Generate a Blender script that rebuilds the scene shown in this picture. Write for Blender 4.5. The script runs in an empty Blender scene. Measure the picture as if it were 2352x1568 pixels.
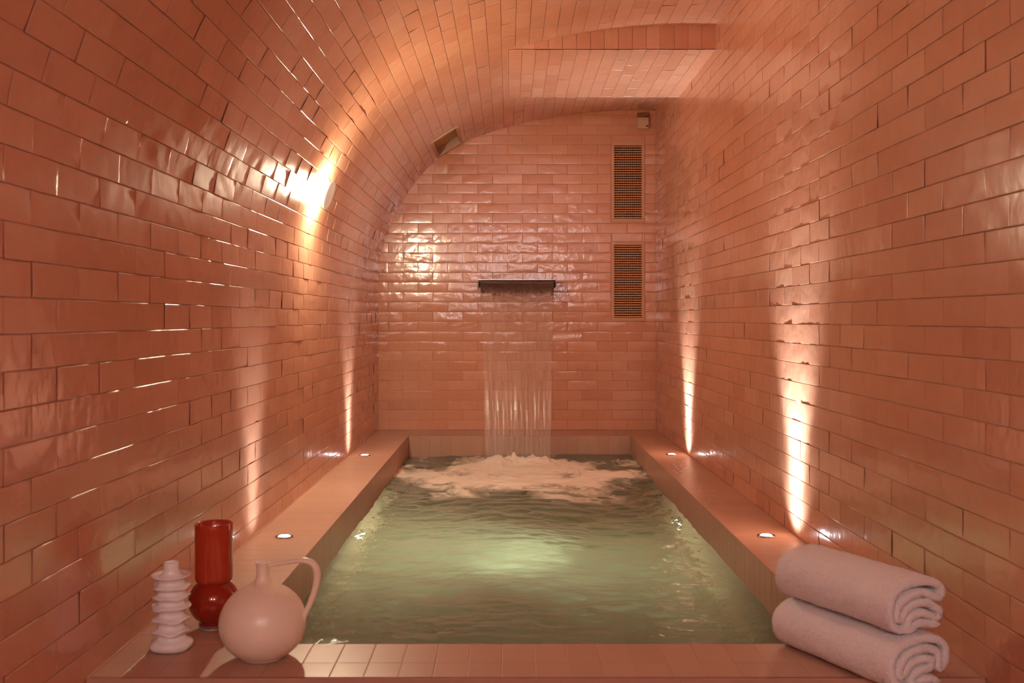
import bpy, math, random
import numpy as np
from mathutils import Vector, Matrix

# ------------------------------------------------------------------ camera, world, exposure
sc = bpy.context.scene
COL = sc.collection
CZ = 1.495                       # eye height; the pool coping lies 0.745 m below it
F = 2300.0                       # focal length in pixels of the 2352 px wide frame
cam_data = bpy.data.cameras.new('camera')
cam = bpy.data.objects.new('camera', cam_data)
COL.objects.link(cam)
cam.location = (0, 0, CZ)
cam.rotation_euler = (math.pi / 2, 0, 0)
cam_data.sensor_width = 36.0
cam_data.lens = F / 2352 * 36.0
cam_data.shift_x = (1176 - 1168) / 2352
cam_data.shift_y = -(784 - 732) / 2352
cam_data.clip_start = 0.05
cam_data.dof.use_dof = True
cam_data.dof.focus_distance = 5.6
cam_data.dof.aperture_fstop = 7.0
sc.camera = cam

world = bpy.data.worlds.new('world')
sc.world = world
world.use_nodes = True
world.node_tree.nodes['Background'].inputs['Color'].default_value = (0.02, 0.012, 0.01, 1)
world.node_tree.nodes['Background'].inputs['Strength'].default_value = 0.2

sc.view_settings.view_transform = 'Standard'
sc.view_settings.look = 'None'
sc.view_settings.gamma = 1
sc.view_settings.use_curve_mapping = False
sc.view_settings.exposure = -0.10
sc.cycles.max_bounces = 7
sc.cycles.use_adaptive_sampling = True
sc.cycles.adaptive_threshold = 0.08
sc.cycles.adaptive_min_samples = 20
sc.cycles.diffuse_bounces = 4
sc.cycles.glossy_bounces = 3
sc.cycles.transmission_bounces = 6
sc.cycles.transparent_max_bounces = 12
sc.cycles.caustics_refractive = False
sc.cycles.caustics_reflective = False
sc.cycles.sample_clamp_indirect = 10.0
sc.cycles.blur_glossy = 0.5

# light powers (the lamps themselves are built further down)
SCONCE_E = 1450.0
SCONCE_W = 27.0            # spot added ahead of the sconce disc to fill the room          # emission of the ring behind the sconce disc
SCONCE_COL = (1.0, 0.83, 0.56)
REAR_E = 122.0
REAR_COL = (0.98, 0.98, 1.0)
LEDGE_W = 60.0
LEDGE_COL = (0.90, 0.97, 1.0)
POOL_W = 118.0
POOL_COL = (0.86, 1.0, 0.74)

# ------------------------------------------------------------------ helpers
rng = np.random.default_rng(7)
random.seed(7)

def H(h):
    return CZ + h

def prop(o, label=None, cat=None, group=None, kind=None):
    if label: o['label'] = label
    if cat: o['category'] = cat
    if group: o['group'] = group
    if kind: o['kind'] = kind
    return o

def link(o, parent=None):
    COL.objects.link(o)
    if parent is not None:
        o.parent = parent
    return o

def mesh_obj(name, verts, faces, mats, parent=None, smooth=True, mat_idx=None):
    me = bpy.data.meshes.new(name)
    v = np.asarray(verts, dtype=np.float64).reshape(-1, 3)
    me.from_pydata(v.tolist(), [], faces if isinstance(faces, list) else faces.tolist())
    if not isinstance(mats, (list, tuple)):
        mats = [mats]
    for m in mats:
        me.materials.append(m)
    if mat_idx is not None:
        me.polygons.foreach_set('material_index', np.asarray(mat_idx, dtype=np.int32))
    me.polygons.foreach_set('use_smooth', np.full(len(me.polygons), smooth))
    me.update()
    o = bpy.data.objects.new(name, me)
    return link(o, parent)

def empty(name, loc, rot=(0, 0, 0)):
    o = bpy.data.objects.new(name, None)
    o.location = loc
    o.rotation_euler = rot
    o.empty_display_size = 0.05
    return link(o)

class MB:
    """collects solids and links them as one mesh"""
    def __init__(s):
        s.v = []; s.f = []
    def add(s, vs, fs):
        b = len(s.v)
        s.v += [tuple(p) for p in vs]
        s.f += [tuple(b + i for i in f) for f in fs]
        return s
    def box(s, x0, x1, y0, y1, z0, z1, bev=0.0):
        if bev <= 0:
            vs = [(x, y, z) for x in (x0, x1) for y in (y0, y1) for z in (z0, z1)]
            return s.add(vs, [(0,1,3,2),(4,6,7,5),(0,4,5,1),(2,3,7,6),(0,2,6,4),(1,5,7,3)])
        # bevelled box: three inset slabs hull
        b = bev
        pts = []
        idx = {}
        for sx in (0, 1):
            for sy in (0, 1):
                for sz in (0, 1):
                    X = (x0, x1)[sx]; Y = (y0, y1)[sy]; Z = (z0, z1)[sz]
                    dx = b if sx == 0 else -b; dy = b if sy == 0 else -b; dz = b if sz == 0 else -b
                    idx[(sx, sy, sz, 0)] = len(pts); pts.append((X, Y + dy, Z + dz))
                    idx[(sx, sy, sz, 1)] = len(pts); pts.append((X + dx, Y, Z + dz))
                    idx[(sx, sy, sz, 2)] = len(pts); pts.append((X + dx, Y + dy, Z))
        fs = []
        for a in (0, 1):
            fs.append([idx[(a, 0, 0, 0)], idx[(a, 1, 0, 0)], idx[(a, 1, 1, 0)], idx[(a, 0, 1, 0)]])
            fs.append([idx[(0, a, 0, 1)], idx[(1, a, 0, 1)], idx[(1, a, 1, 1)], idx[(0, a, 1, 1)]])
            fs.append([idx[(0, 0, a, 2)], idx[(1, 0, a, 2)], idx[(1, 1, a, 2)], idx[(0, 1, a, 2)]])
        for a in (0, 1):
            for c in (0, 1):
                fs.append([idx[(a, c, 0, 0)], idx[(a, c, 1, 0)], idx[(a, c, 1, 1)], idx[(a, c, 0, 1)]])
                fs.append([idx[(a, 0, c, 0)], idx[(a, 1, c, 0)], idx[(a, 1, c, 2)], idx[(a, 0, c, 2)]])
                fs.append([idx[(0, a, c, 1)], idx[(1, a, c, 1)], idx[(1, a, c, 2)], idx[(0, a, c, 2)]])
                for d in (0, 1):
                    fs.append([idx[(a, c, d, 0)], idx[(a, c, d, 1)], idx[(a, c, d, 2)]])
        return s.add(pts, fs)
    def build(s, name, mat, parent=None, smooth=False):
        o = mesh_obj(name, s.v, s.f, mat, parent, smooth)
        import bmesh
        bm = bmesh.new(); bm.from_mesh(o.data)
        bmesh.ops.recalc_face_normals(bm, faces=bm.faces)
        bm.to_mesh(o.data); bm.free()
        return o

def lathe(name, prof, mat, parent=None, seg=64, mod=None, smooth=True):
    """prof: list of (r, z); mod(k, th, r, z) -> (r, z)"""
    vs = []; fs = []
    n = len(prof)
    for k, (r, z) in enumerate(prof):
        for i in range(seg):
            th = 2 * math.pi * i / seg
            rr, zz = (r, z) if mod is None else mod(k, th, r, z)
            vs.append((rr * math.cos(th), rr * math.sin(th), zz))
    for k in range(n - 1):
        for i in range(seg):
            j = (i + 1) % seg
            fs.append((k * seg + i, k * seg + j, (k + 1) * seg + j, (k + 1) * seg + i))
    if prof[0][0] > 1e-6:
        fs.append(tuple(range(seg))[::-1])
    if prof[-1][0] > 1e-6:
        fs.append(tuple((n - 1) * seg + i for i in range(seg)))
    return mesh_obj(name, vs, fs, mat, parent, smooth)

def smooth_path(pts, it=3, closed=False):
    p = np.asarray(pts, float)
    for _ in range(it):
        q = []
        if not closed:
            q.append(p[0])
        n = len(p)
        for i in range(n if closed else n - 1):
            a, b = p[i], p[(i + 1) % n]
            q.append(a * .75 + b * .25); q.append(a * .25 + b * .75)
        if not closed:
            q.append(p[-1])
        p = np.array(q)
    return p

def resample(p, n):
    p = np.asarray(p, float)
    d = np.r_[0, np.cumsum(np.linalg.norm(np.diff(p, axis=0), axis=1))]
    t = np.linspace(0, d[-1], n)
    return np.stack([np.interp(t, d, p[:, k]) for k in range(p.shape[1])], 1)

def vnoise(x, y, seed=0):
    """smooth value noise on numpy arrays, range -1..1"""
    xi = np.floor(x).astype(np.int64); yi = np.floor(y).astype(np.int64)
    fx = x - xi; fy = y - yi
    fx = fx * fx * fx * (fx * (fx * 6 - 15) + 10); fy = fy * fy * fy * (fy * (fy * 6 - 15) + 10)
    def h(a, b):
        n = (a * 374761393 + b * 668265263 + seed * 982451653) & 0xffffffff
        n = ((n ^ (n >> 13)) * 1274126177) & 0xffffffff
        n = (n ^ (n >> 16)) & 0xffff
        return n / 32767.5 - 1
    return (h(xi, yi) * (1 - fx) + h(xi + 1, yi) * fx) * (1 - fy) + (h(xi, yi + 1) * (1 - fx) + h(xi + 1, yi + 1) * fx) * fy

# ------------------------------------------------------------------ materials
def new_mat(name):
    m = bpy.data.materials.new(name)
    m.use_nodes = True
    nt = m.node_tree
    b = nt.nodes['Principled BSDF']
    return m, nt, b

def N(nt, typ, **kw):
    n = nt.nodes.new(typ)
    for k, v in kw.items():
        setattr(n, k, v)
    return n

def glazed(name, cols, rough=0.12, bump=0.35, spec=0.5, coat=0.0, patch=0.5):
    """glazed handmade tile: colour differs per tile (attribute 'tile') and drifts inside each tile"""
    m, nt, b = new_mat(name)
    L = nt.links
    at = N(nt, 'ShaderNodeAttribute', attribute_name='tile')
    geo = N(nt, 'ShaderNodeNewGeometry')
    tc = N(nt, 'ShaderNodeTexCoord')
    ramp = N(nt, 'ShaderNodeValToRGB')
    el = ramp.color_ramp.elements
    el[0].position = 0.0; el[0].color = (*cols[0], 1)
    el[1].position = 1.0; el[1].color = (*cols[-1], 1)
    for i, c in enumerate(cols[1:-1]):
        e = el.new((i + 1) / (len(cols) - 1)); e.color = (*c, 1)
    n1 = N(nt, 'ShaderNodeTexNoise'); n1.inputs['Scale'].default_value = 22; n1.inputs['Detail'].default_value = 5
    n1.inputs['Roughness'].default_value = 0.65
    L.new(tc.outputs['Object'], n1.inputs['Vector'])
    ad = N(nt, 'ShaderNodeMath', operation='MULTIPLY_ADD')
    sub = N(nt, 'ShaderNodeMath', operation='SUBTRACT'); sub.inputs[1].default_value = 0.5
    L.new(n1.outputs['Fac'], sub.inputs[0])
    L.new(sub.outputs[0], ad.inputs[0]); ad.inputs[1].default_value = patch
    L.new(at.outputs['Fac'], ad.inputs[2])
    L.new(ad.outputs[0], ramp.inputs['Fac'])
    L.new(ramp.outputs['Color'], b.inputs['Base Color'])
    b.inputs['Roughness'].default_value = rough
    b.inputs['Specular IOR Level'].default_value = spec
    b.inputs['Coat Weight'].default_value = coat
    b.inputs['Coat Roughness'].default_value = 0.26
    n2 = N(nt, 'ShaderNodeTexNoise'); n2.inputs['Scale'].default_value = 30; n2.inputs['Detail'].default_value = 2
    L.new(tc.outputs['Object'], n2.inputs['Vector'])
    n3 = N(nt, 'ShaderNodeTexNoise'); n3.inputs['Scale'].default_value = 160; n3.inputs['Detail'].default_value = 1
    L.new(tc.outputs['Object'], n3.inputs['Vector'])
    mx = N(nt, 'ShaderNodeMath', operation='MULTIPLY_ADD')
    L.new(n3.outputs['Fac'], mx.inputs[0]); mx.inputs[1].default_value = 0.07
    L.new(n2.outputs['Fac'], mx.inputs[2])
    bp = N(nt, 'ShaderNodeBump'); bp.inputs['Strength'].default_value = bump; bp.inputs['Distance'].default_value = 0.0022
    L.new(mx.outputs[0], bp.inputs['Height'])
    L.new(bp.outputs['Normal'], b.inputs['Normal'])
    return m

def plain(name, col, rough=0.6, metal=0.0, bump=0.0, bscale=80, spec=0.5, var=0.0):
    m, nt, b = new_mat(name)
    b.inputs['Roughness'].default_value = rough
    b.inputs['Metallic'].default_value = metal
    b.inputs['Specular IOR Level'].default_value = spec
    L = nt.links
    tc = N(nt, 'ShaderNodeTexCoord')
    n1 = N(nt, 'ShaderNodeTexNoise'); n1.inputs['Scale'].default_value = bscale; n1.inputs['Detail'].default_value = 4
    L.new(tc.outputs['Object'], n1.inputs['Vector'])
    mix = N(nt, 'ShaderNodeMix', data_type='RGBA')
    k = 1 - var
    mix.inputs['A'].default_value = (col[0] * k, col[1] * k, col[2] * k, 1)
    mix.inputs['B'].default_value = (*col, 1)
    L.new(n1.outputs['Fac'], mix.inputs['Factor'])
    L.new(mix.outputs['Result'], b.inputs['Base Color'])
    if bump > 0:
        bp = N(nt, 'ShaderNodeBump'); bp.inputs['Strength'].default_value = bump; bp.inputs['Distance'].default_value = 0.002
        L.new(n1.outputs['Fac'], bp.inputs['Height'])
        L.new(bp.outputs['Normal'], b.inputs['Normal'])
    return m

def emis(name, col, strength):
    m, nt, b = new_mat(name)
    b.inputs['Base Color'].default_value = (0.8, 0.8, 0.8, 1)
    b.inputs['Emission Color'].default_value = (*col, 1)
    b.inputs['Emission Strength'].default_value = strength
    return m

M = {}
TILE_COLS = [(0.57, 0.25, 0.15), (0.61, 0.285, 0.175), (0.65, 0.325, 0.205), (0.69, 0.37, 0.245)]
M['tile'] = glazed('glazed_tile', TILE_COLS, rough=0.15, bump=0.55, spec=0.5, patch=0.55, coat=0.38)
M['grout'] = plain('grout', (0.54, 0.27, 0.18), 0.85, bump=0.3, bscale=300, var=0.15)
M['matte_tile'] = glazed('matte_coping_tile', [(0.49, 0.285, 0.205), (0.52, 0.31, 0.225), (0.55, 0.33, 0.24)], rough=0.38, bump=0.12, spec=0.4, patch=0.5)
M['matte_grout'] = plain('coping_grout', (0.50, 0.26, 0.18), 0.8, bscale=300, var=0.1)
M['basin'] = glazed('basin_tile', [(0.58, 0.50, 0.39), (0.64, 0.57, 0.45)], rough=0.5, bump=0.1, patch=0.6)
M['caulk'] = plain('caulk', (0.62, 0.36, 0.25), 0.5)
M['plaster'] = plain('plaster', (0.50, 0.22, 0.15), 0.6, bump=0.2, bscale=12, var=0.2)
M['brass'] = plain('grille_paint', (0.62, 0.32, 0.16), 0.45, bump=0.05, var=0.1)
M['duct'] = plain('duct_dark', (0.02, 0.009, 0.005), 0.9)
M['hatch'] = plain('hatch_paint', (0.55, 0.35, 0.22), 0.5, var=0.08)
M['steel'] = plain('brushed_steel', (0.45, 0.40, 0.37), 0.25, metal=1.0, bump=0.1, bscale=200, var=0.2)
M['darksteel'] = plain('dark_steel', (0.10, 0.06, 0.045), 0.35, metal=0.8, var=0.2)
M['sensor'] = plain('sensor_plastic', (0.60, 0.40, 0.26), 0.45, var=0.05)
M['sensor_dark'] = plain('sensor_cap', (0.25, 0.10, 0.05), 0.5)
M['disc'] = plain('sconce_disc', (0.66, 0.56, 0.46), 0.5, var=0.05)
M['holder'] = plain('white_glaze', (0.90, 0.87, 0.86), 0.12, bump=0.35, bscale=70, var=0.06)
M['jug'] = plain('matte_cream_glaze', (0.93, 0.81, 0.65), 0.30, bump=0.05, bscale=25, var=0.05)
M['lens'] = emis('lamp_lens', LEDGE_COL, 40.0)
M['poollens'] = emis('pool_lamp_lens', POOL_COL, 25.0)
M['lit_disc'] = emis('sconce_disc_lit', (1.0, 0.72, 0.52), 0.40)  # weak emission put into the cover disc so its unlit face reads beige
M['lit_disc'].node_tree.nodes['Principled BSDF'].inputs['Base Color'].default_value = (.66, .56, .46, 1)
M['frame'] = plain('grille_frame', (0.62, 0.33, 0.21), 0.4, var=0.06)
M['sconce_e'] = emis('sconce_glow', SCONCE_COL, SCONCE_E)

# ------------------------------------------------------------------ tile field generator
def subtract(r, h):
    u0, u1, v0, v1 = r
    a0, a1, b0, b1 = h
    if a0 >= u1 or a1 <= u0 or b0 >= v1 or b1 <= v0:
        return [r]
    out = []
    if a0 > u0: out.append((u0, a0, v0, v1))
    if a1 < u1: out.append((a1, u1, v0, v1))
    m0, m1 = max(u0, a0), min(u1, a1)
    if b0 > v0: out.append((m0, m1, v0, b0))
    if b1 < v1: out.append((m0, m1, b1, v1))
    return out

def running(u0, u1, v0, v1, lu, lv, pu, pv, holes=(), jitter=0.0):
    """running-bond rectangles, long side along u; pu / pv are phases; odd rows shift half a tile"""
    rects = []
    k0 = math.floor((v0 - pv) / lv) - 1
    k1 = math.ceil((v1 - pv) / lv) + 1
    for k in range(k0, k1):
        a = max(v0, pv + k * lv); b = min(v1, pv + (k + 1) * lv)
        if b - a < 0.006: continue
        off = pu + (0.5 * lu if k % 2 else 0.0)
        off += (random.random() - .5) * jitter
        i0 = math.floor((u0 - off) / lu) - 1; i1 = math.ceil((u1 - off) / lu) + 1
        for i in range(i0, i1):
            c = max(u0, off + i * lu); d = min(u1, off + (i + 1) * lu)
            if d - c < 0.006: continue
            rs = [(c, d, a, b)]
            for h in holes:
                rs = [q for r in rs for q in subtract(r, h)]
            rects += [r for r in rs if r[1] - r[0] > 0.006 and r[3] - r[2] > 0.006]
    return rects

def grid_axis(n_in):
    return n_in

def tile_field(name, surf, rects, mats, backing, parent=None, joint=0.0015, th=0.0036, tilt=0.009, wave=0.00028,
               lipp=0.0003, nu=9, nv=6, drop=0.0009, bed=0.0011, pillow=0.0003):
    """surf(u, v) -> (pos[...,3], normal[...,3]) for arrays. backing: (us, vs, holes) grid of the grout bed."""
    V = []; Fc = []; MI = []; TI = []
    base = 0
    edge = 0.0010
    r2 = np.random.default_rng(abs(hash(name)) % 1000 if False else sum(map(ord, name)))
    R = np.array(rects)
    n = len(R)
    if n:
        s = np.r_[0, 0.35, 1, np.zeros(nu), 0, 0, 0]
        # parametric grid positions computed per tile because edge width is absolute
        gu = nu + 6; gv = nv + 6
        U = np.zeros((n, gu)); Vv = np.zeros((n, gv))
        a0 = R[:, 0] + joint / 2; a1 = R[:, 1] - joint / 2
        b0 = R[:, 2] + joint / 2; b1 = R[:, 3] - joint / 2
        def fill(A, lo, hi, k):
            A[:, 0] = lo; A[:, 1] = lo + edge * .4; A[:, 2] = lo + edge
            A[:, -1] = hi; A[:, -2] = hi - edge * .4; A[:, -3] = hi - edge
            lo2 = lo + edge * 1.8; hi2 = hi - edge * 1.8
            for i in range(k):
                A[:, 3 + i] = lo2 + (hi2 - lo2) * i / (k - 1)
        fill(U, a0, a1, nu); fill(Vv, b0, b1, nv)
        UU = np.repeat(U[:, :, None], gv, 2); VV = np.repeat(Vv[:, None, :], gu, 1)
        du = (UU - ((a0 + a1) / 2)[:, None, None]); dv = (VV - ((b0 + b1) / 2)[:, None, None])
        tu = r2.normal(0, tilt, n)[:, None, None]; tv = r2.normal(0, tilt * 1.4, n)[:, None, None]
        lp = r2.normal(0, lipp, n)[:, None, None]
        hgt = th + lp + np.clip(tu * du, -.0011, .0011) + np.clip(tv * dv, -.0007, .0007)
        # gentle pillow, higher in the middle
        wu = ((a1 - a0) / 2)[:, None, None]; wv = ((b1 - b0) / 2)[:, None, None]
        hgt = hgt + pillow * (1 - (du / wu) ** 4) * (1 - (dv / wv) ** 4) * r2.uniform(0.2, 1.5, n)[:, None, None]
        for _ in range(4):
            ang = r2.uniform(0, 2 * np.pi, n)[:, None, None]; ph = r2.uniform(0, 2 * np.pi, n)[:, None, None]
            wl = r2.uniform(0.028, 0.10, n)[:, None, None]
            am = r2.uniform(0.2, 1.0, n)[:, None, None] * wave
            hgt = hgt + am * np.sin((du * np.cos(ang) + dv * np.sin(ang)) * 2 * np.pi / wl + ph)
        # rounded edge
        ringu = np.array([0, 1, 2] + [2] * nu + [2, 1, 0]); ringv = np.array([0, 1, 2] + [2] * nv + [2, 1, 0])
        ring = np.minimum(ringu[:, None], ringv[None, :])
        fac = np.array([0.0, 0.72, 1.0])[ring]
        hgt = hgt - drop * np.array([1.0, .30, 0.0])[ring][None]
        P, Nn = surf(UU, VV)
        P = P + Nn * hgt[..., None]
        V.append(P.reshape(-1, 3))
        ii = np.arange(gu - 1)[:, None] * gv + np.arange(gv - 1)[None, :]
        q = np.stack([ii, ii + gv, ii + gv + 1, ii + 1], -1).reshape(-1, 4)
        Q = (q[None] + (np.arange(n) * gu * gv)[:, None, None]).reshape(-1, 4)
        Fc.append(Q); MI.append(np.zeros(len(Q), int))
        rnd = np.clip(r2.normal(0.5, 0.17, n), 0.05, 0.95)
        TI.append(np.repeat(rnd, gu * gv))
        base = n * gu * gv
    us, vs, holes = backing
    us = np.array(sorted(set(list(us) + [x for h in holes for x in h[:2]])))
    vs = np.array(sorted(set(list(vs) + [x for h in holes for x in h[2:]])))
    UU, VV = np.meshgrid(us, vs, indexing='ij')
    P, Nn = surf(UU, VV)
    P = P + Nn * bed
    V.append(P.reshape(-1, 3)); TI.append(np.full(P.shape[0] * P.shape[1], 0.5))
    q = []
    for i in range(len(us) - 1):
        for j in range(len(vs) - 1):
            cu = (us[i] + us[i + 1]) / 2; cv = (vs[j] + vs[j + 1]) / 2
            if any(h[0] < cu < h[1] and h[2] < cv < h[3] for h in holes): continue
            a = base + i * len(vs) + j
            q.append((a, a + len(vs), a + len(vs) + 1, a + 1))
    Fc.append(np.array(q)); MI.append(np.ones(len(q), int))
    V = np.concatenate(V); Fc = np.concatenate(Fc); MI = np.concatenate(MI); TI = np.concatenate(TI)
    me = bpy.data.meshes.new(name)
    me.vertices.add(len(V)); me.vertices.foreach_set('co', V.ravel())
    me.loops.add(len(Fc) * 4); me.loops.foreach_set('vertex_index', Fc.ravel().astype(np.int32))
    me.polygons.add(len(Fc))
    me.polygons.foreach_set('loop_start', (np.arange(len(Fc)) * 4).astype(np.int32))
    me.polygons.foreach_set('material_index', MI.astype(np.int32))
    me.polygons.foreach_set('use_smooth', np.ones(len(Fc), bool))
    for m in mats: me.materials.append(m)
    me.update(calc_edges=True)
    at = me.attributes.new('tile', 'FLOAT', 'POINT')
    at.data.foreach_set('value', TI.astype(np.float32))
    me.validate()
    o = bpy.data.objects.new(name, me)
    return link(o, parent)

def plane_surf(o, eu, ev, nrm):
    o = np.array(o, float); eu = np.array(eu, float); ev = np.array(ev, float); nrm = np.array(nrm, float)
    def f(u, v):
        P = o + u[..., None] * eu + v[..., None] * ev
        return P, np.broadcast_to(nrm, P.shape)
    return f

# ------------------------------------------------------------------ room dimensions (h = height over the eye)
XL, XR = -0.877, 0.991
YB = 6.725                 # back wall
Y0 = -1.6                  # rear wall, behind the viewer
LEDGE = -0.745
FLOOR = -1.495
WATER = -0.872
PXL, PXR = -0.637, 0.776   # inner faces of the side ledges
PY0, PY1 = 2.297, 6.39     # inner faces of front and back ledges
LF = 2.075                 # front face of the front ledge

# ---- vault profile
prof = [(-.877, -1.5), (-.877, -.8), (-.877, .10), (-.877, .26), (-.874, .38), (-.845, .488), (-.800, .620), (-.733, .765), (-.650, .895),
        (-.550, 1.015), (-.437, 1.110), (-.304, 1.187), (-.130, 1.256), (.05, 1.304), (.25, 1.348), (.45, 1.379),
        (.69, 1.400), (.85, 1.404), (XR + .02, 1.400)]
pp = smooth_path(prof, 3)
pp = resample(pp, 900)
for _ in range(60):
    pp[1:-1] = pp[1:-1] * .5 + (pp[:-2] + pp[2:]) * .25
S = np.r_[0, np.cumsum(np.linalg.norm(np.diff(pp, axis=0), axis=1))]
tan = np.gradient(pp, axis=0); tan /= np.linalg.norm(tan, axis=1)[:, None]
nor = np.stack([tan[:, 1], -tan[:, 0]], 1)        # towards the room
def s_of_h(h):
    k = np.searchsorted(pp[:, 1], h)
    return S[min(k, len(S) - 1)]
def vault(u, v):
    """u = distance from the viewer, v = arc length along the profile"""
    x = np.interp(v, S, pp[:, 0]); z = np.interp(v, S, pp[:, 1])
    nx = np.interp(v, S, nor[:, 0]); nz = np.interp(v, S, nor[:, 1])
    P = np.stack([x, u, z + CZ], -1)
    Nn = np.stack([nx, np.zeros_like(nx), nz], -1)
    return P, Nn
def s_of_x(x):
    k = np.argmax(pp[:, 0] > x)
    return S[k]

TY0 = 0.9                                  # tiles modelled one by one from here on
# left wall
s_floor = s_of_h(FLOOR + .004); s_top = s_of_h(-.030 + .066 * 5)
s_ref = s_of_h(-.030)
s_led = s_of_h(LEDGE)
s_spring = s_ref + .066 * 4
LV = .066; LU = .2025
rl = running(TY0, YB, s_led, s_spring, LU, LV, 1.937, s_ref)
def kinds(rs): return rs
bl = (np.linspace(Y0, YB, 40), np.linspace(s_floor, s_spring, 12), [])
o = tile_field('wall_left', vault, rl, [M['tile'], M['grout']], bl)
prop(o, kind='structure')
# hatch opening in the vault
hs0, hs1 = s_of_x(-.475), s_of_x(-.315)
HY0, HY1 = 6.12, 6.66
hole = (HY0, HY1, hs0, hs1)
beamY0, beamY1, beamH = 4.78, 5.81, 1.287
XB = float(np.interp(beamH + .0015, pp[:, 1][:np.argmax(pp[:, 1])], pp[:, 0][:np.argmax(pp[:, 1])]))
rv = running(TY0, YB, s_spring, S[-1], LU, LV, 1.937, s_ref, holes=[hole])
bv = (np.linspace(Y0, YB, 40), np.linspace(s_spring, S[-1], 90), [hole])
o = tile_field('ceiling', vault, rv, [M['tile'], M['grout']], bv, nu=8, nv=6)
prop(o, kind='structure')
# right wall
sr = plane_surf((XR, 0, CZ), (0, 1, 0), (0, 0, 1), (-1, 0, 0))
rr = running(TY0, YB, LEDGE, 1.42, .202, .066, 2.074, -.0175)
o = tile_field('wall_right', sr, rr, [M['tile'], M['grout']], (np.linspace(Y0, YB, 40), np.linspace(FLOOR, 1.42, 12), []))
prop(o, kind='structure')
# back wall, with two vent openings
VX0, VX1 = .6875, .9152
V1 = (1.184, .649); V2 = (.5175, -.0146)
holes = [(VX0 + .022, VX1 - .022, V[1] + .022, V[0] - .022) for V in (V1, V2)]
sb = plane_surf((0, YB, CZ), (1, 0, 0), (0, 0, 1), (0, -1, 0))
rb = running(XL, XR, LEDGE, 1.42, .2006, .066, (891.6 - 1168) / 342, LEDGE, holes=[(VX0, VX1, V[1], V[0]) for V in (V1, V2)])
o = tile_field('wall_back', sb, rb, [M['tile'], M['grout']], (np.linspace(XL, XR, 20), np.linspace(FLOOR, 1.42, 20), holes), nu=15, nv=9, tilt=.008, wave=.00020, pillow=.0007)
prop(o, kind='structure')
# rear wall and floor (behind and below the viewer)
o = MB().box(XL - .1, XR + .1, Y0 - .1, Y0, 0, CZ + 1.45).build('wall_rear', M['plaster']); prop(o, kind='structure')
o = MB().box(XL - .1, XR + .1, Y0 - .1, LF + .3, -.1, 0).build('floor', M['matte_tile']); prop(o, kind='structure')

# ---- ceiling beam: tiled front face (upright tiles) and flat soffit
xs_b = np.linspace(-.06, XR, 60)
def beam_front(u, v):
    P = np.stack([u, np.full_like(u, beamY0), v + CZ], -1)
    return P, np.broadcast_to(np.array([0, -1., 0]), P.shape)
rf = []
x = XR
while x > XB:
    x0 = x - .0666
    rf.append((x0, x, beamH, beamH + .118)); rf.append((x0, x, beamH + .118, beamH + .2)) if False else None
    x = x0
rf = [(a, b, beamH, 1.41) for (a, b, _, _) in [r for r in rf if r]]
o = tile_field('trim_1', beam_front, rf, [M['tile'], M['grout']], (np.linspace(XB, XR, 12), np.linspace(beamH, 1.42, 4), []), tilt=.008)
prop(o, kind='structure')
ss = plane_surf((0, 0, H(beamH)), (1, 0, 0), (0, 1, 0), (0, 0, -1))
rs = running(beamY0, beamY1, XB, XR, .2025, .066, 1.937, .0)
rs = [(c, d, a, b) for (a, b, c, d) in rs]
o = tile_field('trim_2', ss, rs, [M['tile'], M['grout']], (np.linspace(XB, XR, 10), np.linspace(beamY0, beamY1, 8), []), tilt=.008)
prop(o, kind='structure')
o = MB().box(XB + .03, XR, beamY0 + .004, beamY1 - .0, H(beamH) + .002, H(1.42)).build('trim_3', M['grout']); prop(o, kind='structure')

# ------------------------------------------------------------------ pool surround and basin
sl = plane_surf((0, 0, H(LEDGE)), (1, 0, 0), (0, 1, 0), (0, 0, 1))
mt = [M['matte_tile'], M['matte_grout']]
flat = dict(joint=.0014, th=.0016, tilt=.0008, wave=.00003, lipp=.00004, nu=4, nv=3, drop=.0003, bed=.0012)
LT = LEDGE - .0016
sl = plane_surf((0, 0, H(LT)), (1, 0, 0), (0, 1, 0), (0, 0, 1))
def coping(name, x0, x1, y0, y1, along, splits=None):
    rects = []
    if along == 'y':      # one tile across x, tiles step along y
        n = int(round((y1 - y0) / .0665)); d = (y1 - y0) / n
        for i in range(n): rects.append((x0, x1, y0 + i * d, y0 + (i + 1) * d))
        bk = (np.linspace(x0, x1, 3), np.linspace(y0, y1, 20), [])
    else:
        n = int(round((x1 - x0) / .0707)); d = (x1 - x0) / n
        for i in range(n):
            for a, b in splits: rects.append((x0 + i * d, x0 + (i + 1) * d, a, b))
        bk = (np.linspace(x0, x1, 20), np.linspace(y0, y1, 3), [])
    o = tile_field(name, sl, rects, mt, bk, **flat)
    return prop(o, kind='structure')
coping('trim_4', XL, PXL, PY0, YB, 'y')
coping('trim_5', PXR, XR, PY0, YB, 'y')
coping('trim_6', PXL, PXR, PY1, YB, 'x', [(PY1, YB)])
coping('trim_7', XL, XR, LF + .008, PY0, 'x', [(LF + .008, LF + .095), (LF + .095, PY0)])
# front nosing and face
mb = MB().box(XL, XR, LF, LF + .008, H(LEDGE) - .03, H(LEDGE) - .0004, .0025)
o = mb.build('trim_8', M['matte_grout']); prop(o, kind='structure')
sff = plane_surf((0, LF + .001, H(0)), (1, 0, 0), (0, 0, 1), (0, -1, 0))
o = tile_field('wall_front', sff, running(XL, XR, FLOOR, LEDGE - .03, .2, .066, 0, LEDGE - .03), [M['tile'], M['grout']],
               (np.linspace(XL, XR, 8), np.linspace(FLOOR, LEDGE - .02, 5), []), nu=4, nv=3); prop(o, kind='structure')
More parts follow.
